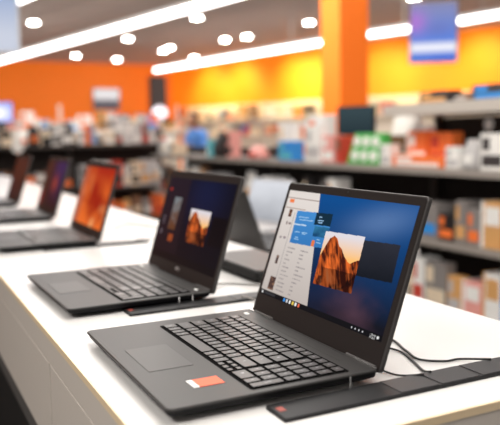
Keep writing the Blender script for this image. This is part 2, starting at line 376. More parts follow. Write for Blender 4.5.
make_laptop('c', (.0386, 1.2824, .36, .2633, .2139, RAKE[2], 0), paint_flame, 'open laptop with a fiery red and orange abstract picture on its screen', GL, keys=False, res=(120, 80), disp=(.035, .965, .09, .93))
make_laptop('d', (.0579, 1.9796, .36, .2633, .2139, RAKE[3], 0), paint_navy, 'open laptop with a dark navy screen, just behind the one with the fiery red screen', GL, keys=False, res=(120, 80), disp=(.035, .965, .09, .93))
make_laptop('e', (.03, 2.62, .36, .2633, .2139, 1.25, 0), paint_dim, 'open black laptop with a dim dark screen at the left edge of the picture', GL, keys=False, res=(60, 40), disp=(.035, .965, .09, .93))

# ------------------------------------------------------------------ counter
CX0, CX1, CY0, CY1 = 0, .652, -.1124, 5.6
w = empty('display_counter_top', (0, 0, 0), label='long white laminate counter top with a thin maple edge carrying the row of laptops', cat='counter')
b = MB(); b.box(CX0+.003, CX1, CY0+.003, CY1, TZ-.009, TZ, M['top']); b.build('white_laminate', w)
b = MB(); b.box(CX0, CX1+.002, CY0, CY0+.003, TZ-.010, TZ-.0003, M['wood']); b.box(CX0, CX0+.003, CY0, CY1, TZ-.010, TZ-.0003, M['wood']); b.build('maple_edge', w)
b = MB(); b.box(CX0+.001, CX1, CY0+.001, CY1, TZ-.051, TZ-.0101, M['beige']); b.build('fascia', w)
ys = [CY0, .456, 1.60, 2.74, 3.88, 5.02, 5.6]
names = ['beige counter cabinet below the nearest laptop, at the near end', 'beige counter cabinet below the second laptop, behind the panel joint', 'beige counter cabinet below the laptop with the fiery red screen', 'beige counter cabinet below the laptop with the dim dark screen', 'beige counter cabinet past the last laptop in the row', 'narrow beige counter cabinet at the far end of the counter']
for i, (a, c) in enumerate(zip(ys, ys[1:])):
    r = empty('counter_cabinet', (0, a, 0), label=names[i], cat='cabinet', group='cabinets under the display counter')
    W = c-a
    b = MB(); b.box(.003, .013, .004, W-.004, TZ-.208, TZ-.056, M['beige']); b.build('drawer_front', r, bevel=.0012)
    b = MB(); b.box(.0145, CX1-.01, .004, W-.001, TZ-.207, TZ-.0515, M['black']); b.build('carcass', r)  # painted black so the drawer gaps read as deep shade
    b = MB(); b.box(.004, CX1-.02, .004, W-.0005, TZ-.242, TZ-.2085, M['rail']); b.build('bottom_rail', r)
    b = MB(); b.box(.12, CX1-.05, .06 if i == 0 else 0, W, 0, TZ-.2425, M['black']); b.build('recess_block', r)  # black block standing in for the dark open recess below

def strip(y0, x0, x1, label, post=True, segs=(), post_y=-.003):
    r = empty('security_strip', (x0, y0, TZ), label=label, cat='security strip', group='black security strips beside the laptops')
    b = MB(); b.loft([rrect(0, x1-x0, -.046, 0, 0, .003), rrect(0, x1-x0, -.046, 0, .0035, .003), rrect(.001, x1-x0-.001, -.045, -.001, .0045, .003)], M['strip']); b.build('channel', r)
    for s0, s1 in segs:
        b = MB(); b.box(s0-x0, s1-x0, -.044, -.002, .0045, .0052, M['strip2']); b.build('cover_plate', r)
    b = MB(); b.box(.005, .013, -.026, -.014, .0045, .005, M['red']); tag(b.build('label_tab', r), 'small red tab')
    if post:
        for px in post:
            b = MB(); b.cyl((px-x0, post_y, .0045), .0011, .014, M['chrome'], 10); b.build('post', r)
    return r
strip(-.005, .150, .72*.9, 'black security strip on the counter beside the nearest laptop', post=(.262,), segs=((.305, .36), (.365, .425), (.43, .50), (.51, .6)))
strip(.515, .143, .42, 'black security strip between the two front laptops', post_y=-.024, post=(.240, .266), segs=((.345, .40),))
strip(1.315, .155, .45, 'black security strip beside the laptop with the fiery red screen', post=False)
def cable(pts, r, m, label):
    b = MB(); b.tube(spline([(x, y, TZ+z) for x, y, z in pts]), r, m); return tag(b.build('cable'), label, 'cable')
cable([(.330, .165, .010), (.38, .160, .006), (.432, .142, .0025), (.418, .085, .0022), (.408, .045, .0022), (.431, .022, .0022), (.455, .018, .0025), (.480, -.012, .0065)], .0016, M['cable'], 'black cable looping from behind the nearest laptop to the far end of its strip')
cable([(.330, .130, .010), (.38, .120, .006), (.408, .090, .0022), (.399, .050, .0022), (.382, .006, .0025), (.379, -.012, .0065)], .0016, M['cable'], 'black cable running straight down behind the nearest laptop to its strip')
cable([(.325, .055, .006), (.336, .035, .003), (.341, .011, .0025), (.349, -.003, .004), (.365, -.016, .0068)], .0014, M['cable'], 'short black cable under the right rear corner of the nearest laptop')
cable([(.335, .60, .008), (.40, .62, .0022), (.46, .55, .0022), (.50, .46, .0022), (.40, .44, .0022), (.36, .485, .0066)], .0016, M['cablew'], 'grey cable lying in a loop behind the laptop with the small mountain photo')
cable([(.45, 1.62, .002), (.52, 1.72, .002), (.57, 1.62, .002), (.56, 1.45, .002), (.50, 1.34, .002), (.42, 1.30, .0066)], .0018, M['cablew'], 'thin grey cable curled on the counter behind the laptop with the fiery red screen')

# dark dock on the counter
d = empty('docking_station', (.452, .60, TZ), label='flat black box with rounded edges on the counter between the two front laptops', cat='dock')
b = MB(); b.loft([rrect(0, .13, 0, .26, .004, .012), rrect(-.002, .132, -.002, .262, .010, .012), rrect(-.002, .132, -.002, .262, .022, .012), rrect(.002, .128, .002, .258, .026, .012)], M['rubber'], mtop=M['lidm']); b.build('case', d)
b = MB()
for x, y in ((.015, .02), (.115, .02), (.015, .24), (.115, .24)): b.cyl((x, y, 0), .006, .0045, M['rubber'], 12)
b.build('feet', d)

# second, lower display table behind
T2 = TZ-.10
t = empty('display_table', (0, 0, 0), label='lower white display table beyond the laptop counter', cat='table')
b = MB(); b.box(.80, 1.42, 1.25, 2.35, T2-.03, T2, M['top']); b.build('tabletop', t, bevel=.003)
b = MB(); b.box(.83, 1.39, 1.28, 2.32, T2-.16, T2-.031, M['beige']); b.build('apron', t)
for x in (.83, 1.33):
    for y in (1.28, 2.26):
        b = MB(); b.box(x, x+.05, y, y+.05, 0, T2-.161, M['rail']); b.build('leg', t, bevel=.003)
lp = make_laptop('f', (0, 0, .34, .2400, .2139, 1.22, 0), paint_dim, 'open black laptop turned away, its lid back seen between the two front screens', 'laptops on the lower table', keys=False, res=(40, 30), disp=(.035, .965, .09, .93), camz=T2)
lp.location = (.91+.246, 1.42+.34, T2); lp.rotation_euler = (0, 0, PI)
lq = make_laptop('g', (0, 0, .30, .21, .20, 1.25, 0), paint_pale, 'silver open laptop with a pale grey screen on the lower table', 'laptops on the lower table', keys=False, body='silver', res=(40, 30), disp=(.03, .97, .08, .95), camz=T2)
lq.location = (1.02, 1.86, T2); lq.rotation_euler = (0, 0, math.radians(8))

# ------------------------------------------------------------------ room
CAM = Vector((-.2066, -.6881, TZ+.3025))
CEIL = 3.42
def struct(name, f, m):
    b = MB(); f(b); o = b.build(name); o['kind'] = 'structure'; return o
struct('floor', lambda b: b.box(-9, 17, -4, 22, -.1, 0, M['floor']), None)
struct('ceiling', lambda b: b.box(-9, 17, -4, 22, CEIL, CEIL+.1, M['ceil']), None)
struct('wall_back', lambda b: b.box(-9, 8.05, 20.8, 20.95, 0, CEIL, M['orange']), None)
A_, B_ = Vector((7.9, 20.8)), Vector((11.5, 10.6)); dr = (B_-A_).normalized(); E_ = A_+dr*22; nn = Vector((-dr.y, dr.x))*.15
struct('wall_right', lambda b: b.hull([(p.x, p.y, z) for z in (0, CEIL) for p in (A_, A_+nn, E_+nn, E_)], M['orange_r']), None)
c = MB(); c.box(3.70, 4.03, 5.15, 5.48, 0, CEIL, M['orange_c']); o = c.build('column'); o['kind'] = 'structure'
c = MB(); c.box(3.68, 4.05, 5.13, 5.50, 0, .12, M['rail']); o = c.build('trim_1'); o['kind'] = 'structure'

# ------------------------------------------------------------------ lamps
def linear_lamp(p, q, label, z=TZ+.3025+1.60):
    p, q = Vector(p), Vector(q); d = (q-p); L = d.length; a = math.atan2(d.y, d.x)
    r = empty('linear_lamp', (p.x, p.y, z), a, label=label, cat='ceiling lamp', group='long white linear lamps')
    b = MB(); b.cyl((0, 0, 0), .042, L, M['lamp'], 16, 'x'); b.build('tube', r)
    b = MB(); b.box(0, L, -.03, .03, .032, .085, M['housing']); b.build('housing', r)
    for x in (.15*L, .85*L):
        b = MB(); b.cyl((x, 0, .085), .006, CEIL-z-.085, M['housing'], 8); b.build('suspension_rod', r)
K = lambda x, y: (CAM.x+x, CAM.y+y)
linear_lamp(K(5.95, 16.9), K(6.98, 10.9), 'long glowing linear lamp ending just left of the orange column')
linear_lamp(K(1.95, 17.1), K(4.6, 2.9), 'longest glowing linear lamp, crossing the upper left of the picture')
linear_lamp(K(7.10, 10.1), K(7.40, 9.05), 'short glowing linear lamp between the orange column and the hanging blue banner')
linear_lamp(K(7.58, 8.2), K(7.95, 5.6), 'glowing linear lamp right of the hanging blue banner, running off the right edge')
linear_lamp(K(1.35, 9.4), K(1.95, 6.6), 'glowing linear lamp in the top left corner')
f_, yaw, pit, rol = 719.4067, .4641, .1075, -.0162
Fv = Vector((math.sin(yaw)*math.cos(pit), math.cos(yaw)*math.cos(pit), -math.sin(pit))); Rv = Vector((math.cos(yaw), -math.sin(yaw), 0)); Uv = Rv.cross(Fv)
R2 = Rv*math.cos(rol)+Uv*math.sin(rol); U2 = -Rv*math.sin(rol)+Uv*math.cos(rol)
# ceiling positions of the recessed spots (metres, measured on the ceiling plane)
SPOTS = [(1.921, 13.465, 'partly cut off round downlight at the upper left edge of the ceiling'),
         (2.44, 13.651, 'small round downlight near the top left linear lamp'),
         (4.964, 21.416, 'lower of two round downlights under the longest linear lamp, left side'),
         (5.805, 19.635, 'round downlight below the longest linear lamp, above the white and grey wall sign'),
         (4.272, 11.968, 'round downlight overlapping the upper edge of the longest linear lamp'),
         (4.776, 15.24, 'round downlight just under the middle of the longest linear lamp'),
         (6.243, 16.5, 'right one of a touching pair of round downlights under the longest linear lamp'),
         (6.296, 17.156, 'left one of a touching pair of round downlights under the longest linear lamp'),
         (5.108, 12.007, 'round downlight alone under the right end of the longest linear lamp'),
         (7.693, 18.467, 'round downlight overlapping the left part of the lamp beside the column'),
         (6.906, 14.664, 'left one of two neighbouring round downlights in the middle of the ceiling'),
         (7.159, 14.034, 'right one of two neighbouring round downlights in the middle of the ceiling'),
         (8.679, 15.665, 'round downlight overlapping the upper edge of the lamp beside the column'),
         (9.583, 19.668, 'faint round downlight below the lamp that ends at the column'),
         (7.41, 11.782, 'round downlight alone close to the orange column'),
         (11.228, 13.721, 'round downlight under the short lamp right of the orange column'),
         (11.424, 11.16, 'round downlight under the lamp at the right edge'),
         (7.647, 8.882, 'round downlight cut off by the top edge beside the blue banner'),
         (4.484, 18.979, 'upper of two round downlights under the longest linear lamp, left side')]
for i, (x, y, lab) in enumerate(SPOTS):
    r = empty('downlight', (x, y, CEIL), label=lab, cat='downlight', group='round ceiling downlights')
    b = MB(); b.cyl((0, 0, -.02), .085, .012, M['spot'], 20); b.build('lens', r)
    b = MB()
    b.loft([[(.105*math.cos(2*PI*k/24), .105*math.sin(2*PI*k/24), -.006) for k in range(24)], [(.105*math.cos(2*PI*k/24), .105*math.sin(2*PI*k/24), -.0002) for k in range(24)]], M['housing']); b.build('rim', r)

# ------------------------------------------------------------------ banners and signs
def panel(name, c, w, h, z0, face, paint, label, cat, es=1., frame='housing', wires=True):
    r = empty(name, (c[0], c[1], z0), face, label=label, cat=cat)
    n = 40; X, Z = np.meshgrid(np.linspace(0, 1, n+1), np.linspace(0, 1, n+1))
    b = MB(); b.box(-w/2-.02, w/2+.02, .002, .04, -.02, h+.02, M[frame]); b.build('frame', r)
    me = bpy.data.meshes.new('face'); idx = np.arange((n+1)**2).reshape(n+1, n+1)
    me.from_pydata(np.stack([(X-.5)*w, X*0-.002, Z*h], -1).reshape(-1, 3).tolist(), [], np.stack([idx[:-1, :-1], idx[:-1, 1:], idx[1:, 1:], idx[1:, :-1]], -1).reshape(-1, 4).tolist())
    img = np.clip(paint(X, Z), 0, 1).reshape(-1, 3); at = me.color_attributes.new('Col', 'FLOAT_COLOR', 'POINT')
    at.data.foreach_set('color', np.concatenate([img, np.ones((len(img), 1))], 1).ravel().astype(np.float32))
    me.materials.append(screen_mat(name+'_face', es)); o = bpy.data.objects.new('face', me); COL.objects.link(o); o.parent = r
    if wires:
        for x in (-w*.4, w*.4):
            b = MB(); b.cyl((x, .02, h+.02), .005, CEIL-z0-h-.02, M['housing'], 8); b.build('suspension_wire', r)
    return r
def blue_banner(x, z):
    img = mix(np.ones(x.shape+(3,))*C3(96, 134, 222), C3(150, 146, 172), np.clip(z*1.3-.5, 0, 1))
    img = mix(img, C3(190, 120, 215), np.exp(-((x-.1)/.25)**2-((z-.68)/.2)**2)*.8)
    img = mix(img, C3(245, 245, 255), np.exp(-((z-.24)/.085)**4)); img = mix(img, C3(70, 90, 215), np.clip(.1-z, 0, .1)*9*np.clip(x*1.4, 0, 1))
    return mix(img, C3(110, 120, 190), np.exp(-((x-.6)/.3)**2-((z-.55)/.12)**2)*.6)
def pale_banner(x, z): return mix(np.ones(x.shape+(3,))*C3(214, 220, 236), C3(112, 148, 205), np.clip(z*1.6-.25, 0, 1))
def sign_face(x, z): return mix(np.ones(x.shape+(3,))*C3(105, 98, 104), C3(238, 232, 232), np.clip((z-.42)*12, 0, 1))
def glow_blue(x, z): return mix(np.ones(x.shape+(3,))*C3(150, 160, 235), C3(250, 250, 255), np.exp(-((x-.5)/.4)**2-((z-.45)/.35)**2))
def teal_screen(x, z): return mix(np.ones(x.shape+(3,))*C3(44, 60, 66), C3(66, 84, 90), z)
panel('hanging_banner', K(6.22, 7.2), .56, .72, TZ+.3025+.885, -math.atan2(6.2, 7.2), blue_banner, 'hanging blue and violet banner with a white band, right of the orange column', 'banner', 1.0)
panel('hanging_banner', K(1.02, 7.0), .24, 1.0, TZ+.3025+.80, -math.atan2(1.0, 7.0), pale_banner, 'pale blue hanging banner at the left edge of the picture', 'banner', .9)
panel('wall_sign', (5.76, 20.7), .78, .60, 2.06, 0, sign_face, 'white and grey rectangular sign mounted on the orange back wall', 'sign', 1.0, 'p_grey', False)

# ------------------------------------------------------------------ shelving
ORD = ['first', 'second', 'third', 'fourth', 'fifth', 'sixth', 'seventh', 'eighth', 'ninth', 'tenth', 'eleventh', 'twelfth', 'thirteenth', 'fourteenth', 'fifteenth']
def shelving(name, ax, x0, x1, y0, y1, zs, top, label, mats=('steel', 'shelfw', 'backp'), back_top=None, group='shelving units', cap=False, cat='shelving'):
    """open front looks along -x (ax='x') or -y (ax='y'); the back panel is on the far side"""
    r = empty(name, (0, 0, 0), label=label, cat=cat, group=group)
    sm, rm, bm_ = (M[k] for k in mats)
    for z in zs:
        b = MB(); b.box(x0, x1, y0, y1, z-.03, z, sm)
        if ax == 'x': b.box(x0-.012, x0-.001, y0, y1, z-.035, z+.004, rm)
        else: b.box(x0, x1, y0-.012, y0-.001, z-.035, z+.004, rm)
        b.build('shelf', r)
    b = MB(); bt = back_top or top
    if ax == 'x': b.box(x1, x1+.02, y0, y1, 0, bt, bm_)
    else: b.box(x0, x1, y1, y1+.02, 0, bt, bm_)
    b.build('back_panel', r)
    ends = ((y0, y0+.02), (y1-.02, y1))
    for e in (0, 1):
        b = MB()
        if ax == 'x': b.box(x1-.06, x1-.001, *ends[e], 0, top, sm)
        else: b.box((x0, x1-.02)[e], (x0+.02, x1)[e], y1-.06, y1-.001, 0, top, sm)
        b.build('upright', r)
    b = MB()
    if ax == 'x': b.box(x0+.02, x1, y0, y1, 0, .1, sm)
    else: b.box(x0, x1, y0+.02, y1, 0, .1, sm)
    b.build('base', r)
    if cap:
        b = MB(); b.box(x0-.01, x1+.02, y0, y1, top-.065, top, M['ledge']); b.build('top_ledge', r)
    return r

# product prototypes (unit size ~1), built at each size and kept as shared mesh data
cache = {}
XF = [Matrix.Identity(4)]
def product(kind, col, acc, w, d, h, x, y, z, face, label, group, cat):
    """face: rotation so that local -y is the printed front"""
    key = (kind, col, acc, round(w, 2), round(d, 2), round(h, 2))
    c1, c2 = M['p_'+col], M['p_'+acc]
    parts = []
    if key in cache: parts = cache[key]
    else:
        if kind == 'carton':
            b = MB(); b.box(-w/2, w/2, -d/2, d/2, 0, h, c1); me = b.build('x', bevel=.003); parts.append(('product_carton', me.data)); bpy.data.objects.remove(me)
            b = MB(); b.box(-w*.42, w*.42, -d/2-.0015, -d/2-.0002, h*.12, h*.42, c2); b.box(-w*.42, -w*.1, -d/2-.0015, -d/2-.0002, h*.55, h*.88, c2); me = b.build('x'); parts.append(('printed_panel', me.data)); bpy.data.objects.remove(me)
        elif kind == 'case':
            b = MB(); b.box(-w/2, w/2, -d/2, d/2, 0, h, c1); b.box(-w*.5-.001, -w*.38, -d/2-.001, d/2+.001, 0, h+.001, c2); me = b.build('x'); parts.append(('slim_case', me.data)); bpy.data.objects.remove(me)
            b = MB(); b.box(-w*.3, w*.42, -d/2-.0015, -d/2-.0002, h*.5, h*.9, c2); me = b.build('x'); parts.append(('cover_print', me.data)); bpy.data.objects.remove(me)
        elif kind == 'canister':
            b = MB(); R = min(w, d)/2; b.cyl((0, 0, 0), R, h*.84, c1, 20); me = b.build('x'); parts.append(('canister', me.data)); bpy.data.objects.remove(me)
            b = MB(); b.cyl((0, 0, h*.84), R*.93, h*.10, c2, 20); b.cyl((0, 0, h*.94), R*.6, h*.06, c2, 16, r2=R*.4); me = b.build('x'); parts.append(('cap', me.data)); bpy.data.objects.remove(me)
        elif kind == 'pouch':
            b = MB(); n = 16; rings = []
            for t, sw, sd in ((0, .92, .7), (.08, 1, 1), (.35, 1, .95), (.7, .96, .6), (.92, .9, .16), (1, .9, .05)):
                rings.append([(w/2*sw*math.copysign(abs(math.cos(a))**.5, math.cos(a)), d/2*sd*math.copysign(abs(math.sin(a))**.7, math.sin(a)), h*t) for a in [2*PI*(k+.5)/n for k in range(n)]])
            b.loft(rings, c1, smooth=True); me = b.build('x'); parts.append(('pouch', me.data)); bpy.data.objects.remove(me)
            b = MB(); b.box(-w*.3, w*.3, -d*.5, -d*.44, h*.2, h*.5, c2); me = b.build('x'); parts.append(('printed_label', me.data)); bpy.data.objects.remove(me)
        cache[key] = parts
    nm, me = parts[0]
    o = bpy.data.objects.new(nm, me); COL.objects.link(o); o.location = XF[0] @ Vector((x, y, z+.0005)); o.rotation_euler = (0, 0, face+XF[0].to_euler().z)
    tag(o, label, cat, group)
    for nm, me in parts[1:]:
        p = bpy.data.objects.new(nm, me); COL.objects.link(p); p.parent = o
    return o
def fill(ax, line, a, b, z, hmin, hmax, cols, shelfname, kinds=('carton', 'carton', 'case', 'pouch', 'canister'), dmax=.2, seed=0, skip=(), wmin=.07, wmax=.19, gap=.012, dense=1.):
    """a row of goods along a shelf from a to b, front line at `line`"""
    rg = random.Random(seed); counts = {}; items = []
    p = a+.01
    while p < b-wmin:
        w = rg.uniform(wmin, wmax); h = rg.uniform(hmin, hmax); d = rg.uniform(.06, dmax); kind = rg.choice(kinds)
        if kind == 'canister': d = w = min(w, .11)
        w, d, h = round(w, 2), round(d, 2), round(h, 2)
        if p+w > b-.005: break
        c = rg.choice(cols); ac = rg.choice([q for q in ('white', 'orange', 'black', 'pale_grey', 'red', 'cream', 'blue', 'tan') if q != c])
        if rg.random() < dense and not any(s0 < p+w and p < s1 for s0, s1 in skip): items.append((kind, c, ac, w, d, h, p+w/2))
        p += w+gap
    if ax == 'x': items = items[::-1]      # photo left = far end
    tot = {}
    for it in items: tot[it[0], it[1]] = tot.get((it[0], it[1]), 0)+1
    for kind, c, ac, w, d, h, q in items:
        k = (kind, c); i = counts.get(k, 0); counts[k] = i+1
        word = {'carton': 'carton', 'case': 'slim case', 'canister': 'capped canister', 'pouch': 'soft pouch'}[kind]
        cw = c.replace('_', ' ')
        lab = (f'the only {cw} {word} on the {shelfname}' if tot[k] == 1 else f'{ORD[min(i, 14)]} {cw} {word} from the left, {shelfname}')
        X, Y = (line+d/2+.01, q) if ax == 'x' else (q, line+d/2+.01)
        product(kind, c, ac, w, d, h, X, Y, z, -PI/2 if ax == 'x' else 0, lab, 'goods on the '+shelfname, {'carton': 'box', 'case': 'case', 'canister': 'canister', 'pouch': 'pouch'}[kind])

SX = 2.50
MZ, LZ, BZ = 1.02, .62, .22
units = [(.25, 1.65, 'nearest black shelving unit at the right edge, with a pale top ledge', 'nearest right-hand unit'),
         (1.66, 2.88, 'black shelving unit with a pale top ledge, holding the orange cartons', 'unit holding the orange cartons'),
         (2.89, 5.0, 'open shelving unit without a ledge, holding the dark monitor and green pack', 'unit holding the dark monitor'),
         (5.01, 7.2, 'farthest open shelving unit of the right-hand row, near the blue-shirted person', 'farthest right-hand unit')]
for i, (a, b_, lab, sn) in enumerate(units):
    shelving('shelving_unit', 'x', SX, SX+.45, a, b_, (BZ, LZ, MZ), 1.385 if i < 2 else 1.12, lab, back_top=1.31 if i < 2 else 1.10, cap=i < 2, group='right-hand shelving units')
warm = ['cream', 'tan', 'white', 'cream', 'pale_grey', 'orange', 'grey']
pale = ['white', 'white', 'cream', 'pale_grey', 'pale_grey', 'pink', 'tan', 'grey', 'orange', 'white']
mixed = ['grey', 'pale_grey', 'charcoal', 'brown', 'black', 'cream', 'charcoal', 'white']
dark = ['charcoal', 'black', 'black', 'brown', 'grey', 'charcoal']
s0, s1, s2, s3 = [u[3] for u in units]
fill('x', SX+.02, .25, 1.65, LZ, .16, .25, ['cream', 'tan', 'white', 'white', 'orange', 'pale_grey', 'white'], 'lower shelf, '+s0, ('carton', 'carton', 'case'), seed=11, wmin=.09)
fill('x', SX+.02, 1.66, 2.87, LZ, .14, .24, ['charcoal', 'tan', 'cream', 'grey', 'black', 'charcoal'], 'lower shelf, '+s1, ('carton', 'case', 'carton'), seed=12)
fill('x', SX+.02, .6, 1.65, BZ, .18, .28, ['cream', 'tan', 'white', 'cream', 'pale_grey'], 'bottom shelf, '+s0, ('carton', 'case'), seed=13, wmin=.09)
fill('x', SX+.02, 1.66, 2.87, BZ, .18, .28, ['cream', 'pink', 'white', 'tan', 'grey', 'charcoal'], 'bottom shelf, '+s1, ('carton', 'case'), seed=14, wmin=.09)
fill('x', SX+.02, 2.91, 5.0, LZ, .12, .3, mixed, 'lower shelf, '+s2, seed=15)
fill('x', SX+.02, 5.01, 7.2, LZ, .12, .3, mixed+['white', 'pale_grey'], 'lower shelf, '+s3, seed=16)
fill('x', SX+.02, 2.91, 5.0, MZ, .10, .26, pale, 'upper shelf, '+s2, seed=17, skip=((2.8, 4.83),), gap=.006)
fill('x', SX+.02, 5.01, 7.2, MZ, .10, .26, pale, 'upper shelf, '+s3, seed=18, skip=((5.01, 5.03), (5.36, 6.5)), gap=.006)
fill('x', SX+.10, .25, 1.65, 1.3855, .05, .12, dark, 'top ledge, '+s0, ('carton', 'pouch'), seed=19, wmin=.12, wmax=.3, gap=.03, dense=.8)
fill('x', SX+.10, 1.66, 2.87, 1.3855, .04, .09, dark+['grey'], 'top ledge, '+s1, ('carton', 'pouch'), seed=20, wmin=.12, wmax=.3, gap=.03, dense=.7)
# ---- individually placed goods on the upper shelf beside the column
SG = 'single goods on the right-hand shelves'
def one(kind, col, acc, w, d, h, y, label, cat, z=MZ, x=None, group=SG):
    return product(kind, col, acc, w, d, h, (SX+.02+d/2) if x is None else x, y, z, -PI/2, label, group, cat)
one('carton', 'white', 'orange', .24, .10, .34, 3.93, 'tall white carton with an orange print left of the dark monitor', 'box', x=2.72)
one('carton', 'white', 'pale_grey', .20, .08, .26, 3.74, 'white carton standing directly under the left corner of the dark monitor', 'box')
one('carton', 'blue', 'teal', .22, .10, .15, 4.14, 'bright blue carton on the upper shelf left of the tall white cartons', 'box')
one('carton', 'white', 'orange', .16, .06, .30, 4.24, 'narrow white carton with orange patch rising behind the bright blue carton', 'box', x=2.80)
one('carton', 'white', 'cream', .22, .08, .30, 4.50, 'plain white carton behind, left of the bright blue carton', 'box', x=2.76)
one('carton', 'pink', 'white', .15, .08, .19, 3.54, 'pale pink carton standing in front of the dark monitor', 'box')
one('case', 'red', 'brown', .05, .12, .18, 3.41, 'narrow red-brown case left of the green pack', 'case')
one('pouch', 'white', 'brown', .24, .16, .37, 3.03, 'plump white pouch with a brown mark rising behind the green pack', 'pouch', x=2.80)
for k, (yy, cc, hh, ll) in enumerate(((2.90, 'white', .13, 'small white carton between the green pack and the orange cartons'), (2.31, 'white', .12, 'small white carton right of the orange cartons'), (2.19, 'pale_grey', .16, 'pale tapered pack right of the small white carton'))):
    one('carton' if k < 2 else 'pouch', cc, 'pale_grey' if cc == 'white' else 'white', .10, .08, hh, yy, ll, 'box' if k < 2 else 'pouch')
one('carton', 'orange', 'white', .17, .08, .21, 2.72, 'left one of two upright orange cartons', 'box', x=2.66)
one('carton', 'orange', 'red', .19, .08, .20, 2.51, 'right one of two upright orange cartons', 'box', x=2.66)
one('carton', 'orange', 'white', .44, .10, .065, 2.60, 'long low orange tray in front of the two upright orange cartons', 'tray')
one('carton', 'white', 'pale_grey', .12, .07, .03, 2.70, 'flat white carton lying on the left upright orange carton', 'box', z=1.2315, x=2.66)
one('carton', 'white', 'charcoal', .16, .09, .19, 2.02, 'white carton with dark print at the right edge of the upper shelf', 'box')
one('carton', 'white', 'grey', .18, .09, .16, 1.80, 'white carton on the upper shelf, mostly cut off by the right edge', 'box')
one('pouch', 'pink', 'red', .22, .14, .11, 4.72, 'low pink and red pouch on the upper shelf below the yellow wall light', 'pouch')
one('pouch', 'black', 'charcoal', .16, .14, .24, 5.46, 'black bag-like pouch right of the blue-shirted person', 'pouch')
one('carton', 'teal', 'white', .06, .10, .16, 5.64, 'small teal carton between the blue-shirted person and the black pouch', 'box')
# green pack with white round lids
g = empty('green_pack', (SX+.09, 3.15, MZ+.0005), -PI/2, label='green pack with white round windows on the upper shelf, right of the monitor', cat='pack', group=SG)
b = MB(); b.hull([(-.19, -.05, 0), (.19, -.05, 0), (.19, .05, 0), (-.19, .05, 0), (-.15, -.01, .2), (.15, -.01, .2), (.15, .05, .2), (-.15, .05, .2)], M['p_green']); b.build('box', g, bevel=.004)
for xx in (-.10, 0, .10):
    for zz in (.055, .145):
        yy = -.05+.04*zz/.2
        b = MB(); b.cyl((xx, yy-.012, zz), .034, .012, M['p_white'], 16, 'y'); b.build('round_window', g)
# monitor
def monitor(loc, rz, w, h, zc, paint, label, es, group=None):
    r = empty('monitor', loc, rz, label=label, cat='monitor', group=group)
    b = MB(); b.loft([rrect(-.07, .07, -.05, .05, 0, .02), rrect(-.07, .07, -.05, .05, .012, .02)], M['rubber']); b.build('foot', r)
    b = MB(); b.box(-.015, .015, .015, .03, .012, zc, M['rubber']); b.build('stand', r)
    b = MB(); b.box(-w/2, w/2, -.01, .014, zc-h/2, zc+h/2, M['rubber']); b.build('housing', r, bevel=.003)
    n = 24; X, Z = np.meshgrid(np.linspace(0, 1, n+1), np.linspace(0, 1, n+1)); idx = np.arange((n+1)**2).reshape(n+1, n+1)
    me = bpy.data.meshes.new('screen'); me.from_pydata(np.stack([(X-.5)*(w-.02), X*0-.0112, zc+(Z-.5)*(h-.02)], -1).reshape(-1, 3).tolist(), [], np.stack([idx[:-1, :-1], idx[:-1, 1:], idx[1:, 1:], idx[1:, :-1]], -1).reshape(-1, 4).tolist())
    at = me.color_attributes.new('Col', 'FLOAT_COLOR', 'POINT'); img = np.clip(paint(X, Z), 0, 1).reshape(-1, 3)
    at.data.foreach_set('color', np.concatenate([img, np.ones((len(img), 1))], 1).ravel().astype(np.float32))
    me.materials.append(screen_mat('monitor_screen', es)); o = bpy.data.objects.new('screen', me); COL.objects.link(o); o.parent = r
monitor((2.80, 3.60, MZ+.001), -PI/2+.35, .32, .21, .29, teal_screen, 'dark teal monitor on the upper shelf left of the orange column', .8)
# things hung on the dark back panel of the near units
r = empty('hanging_disc', (SX+.44, 2.46, 1.26), label='small white round tag hanging on the dark back panel', cat='tag')
b = MB(); b.cyl((-.008, 0, 0), .035, .006, M['p_white'], 20, 'x'); b.build('disc', r)
b = MB(); b.box(-.003, .0, -.006, .006, .03, .06, M['p_grey']); b.build('hook', r)
r = empty('hanging_pouch', (SX+.44, 2.22, 1.20), label='tan oval pouch hanging on the dark back panel near the right edge', cat='pouch')
b = MB(); b.loft([[(-.002, .075*math.cos(a), .045+.045*math.sin(a)) for a in [2*PI*k/20 for k in range(20)]], [(-.03, .06*math.cos(a), .045+.035*math.sin(a)) for a in [2*PI*k/20 for k in range(20)]]], M['p_tan']); b.build('bag', r)
b = MB(); b.box(-.004, 0, -.008, .008, .088, .105, M['p_grey']); b.build('hook', r)
r = empty('hanging_price_card', (SX-.014, 6.15, MZ-.035), label='white price card hanging below the shelf edge near the blue-shirted person', cat='tag')
b = MB(); b.loft([rrect(-.05, .05, -.10, .02, 0, .02), rrect(-.05, .05, -.10, .02, .003, .02)], M['p_white'], Matrix(((0, 0, -1, -.001), (1, 0, 0, 0), (0, 1, 0, -.01), (0, 0, 0, 1)))); b.build('card', r)
b = MB(); b.box(-.002, .0, -.02, .02, -.0, .03, M['p_grey']); b.build('clip', r)

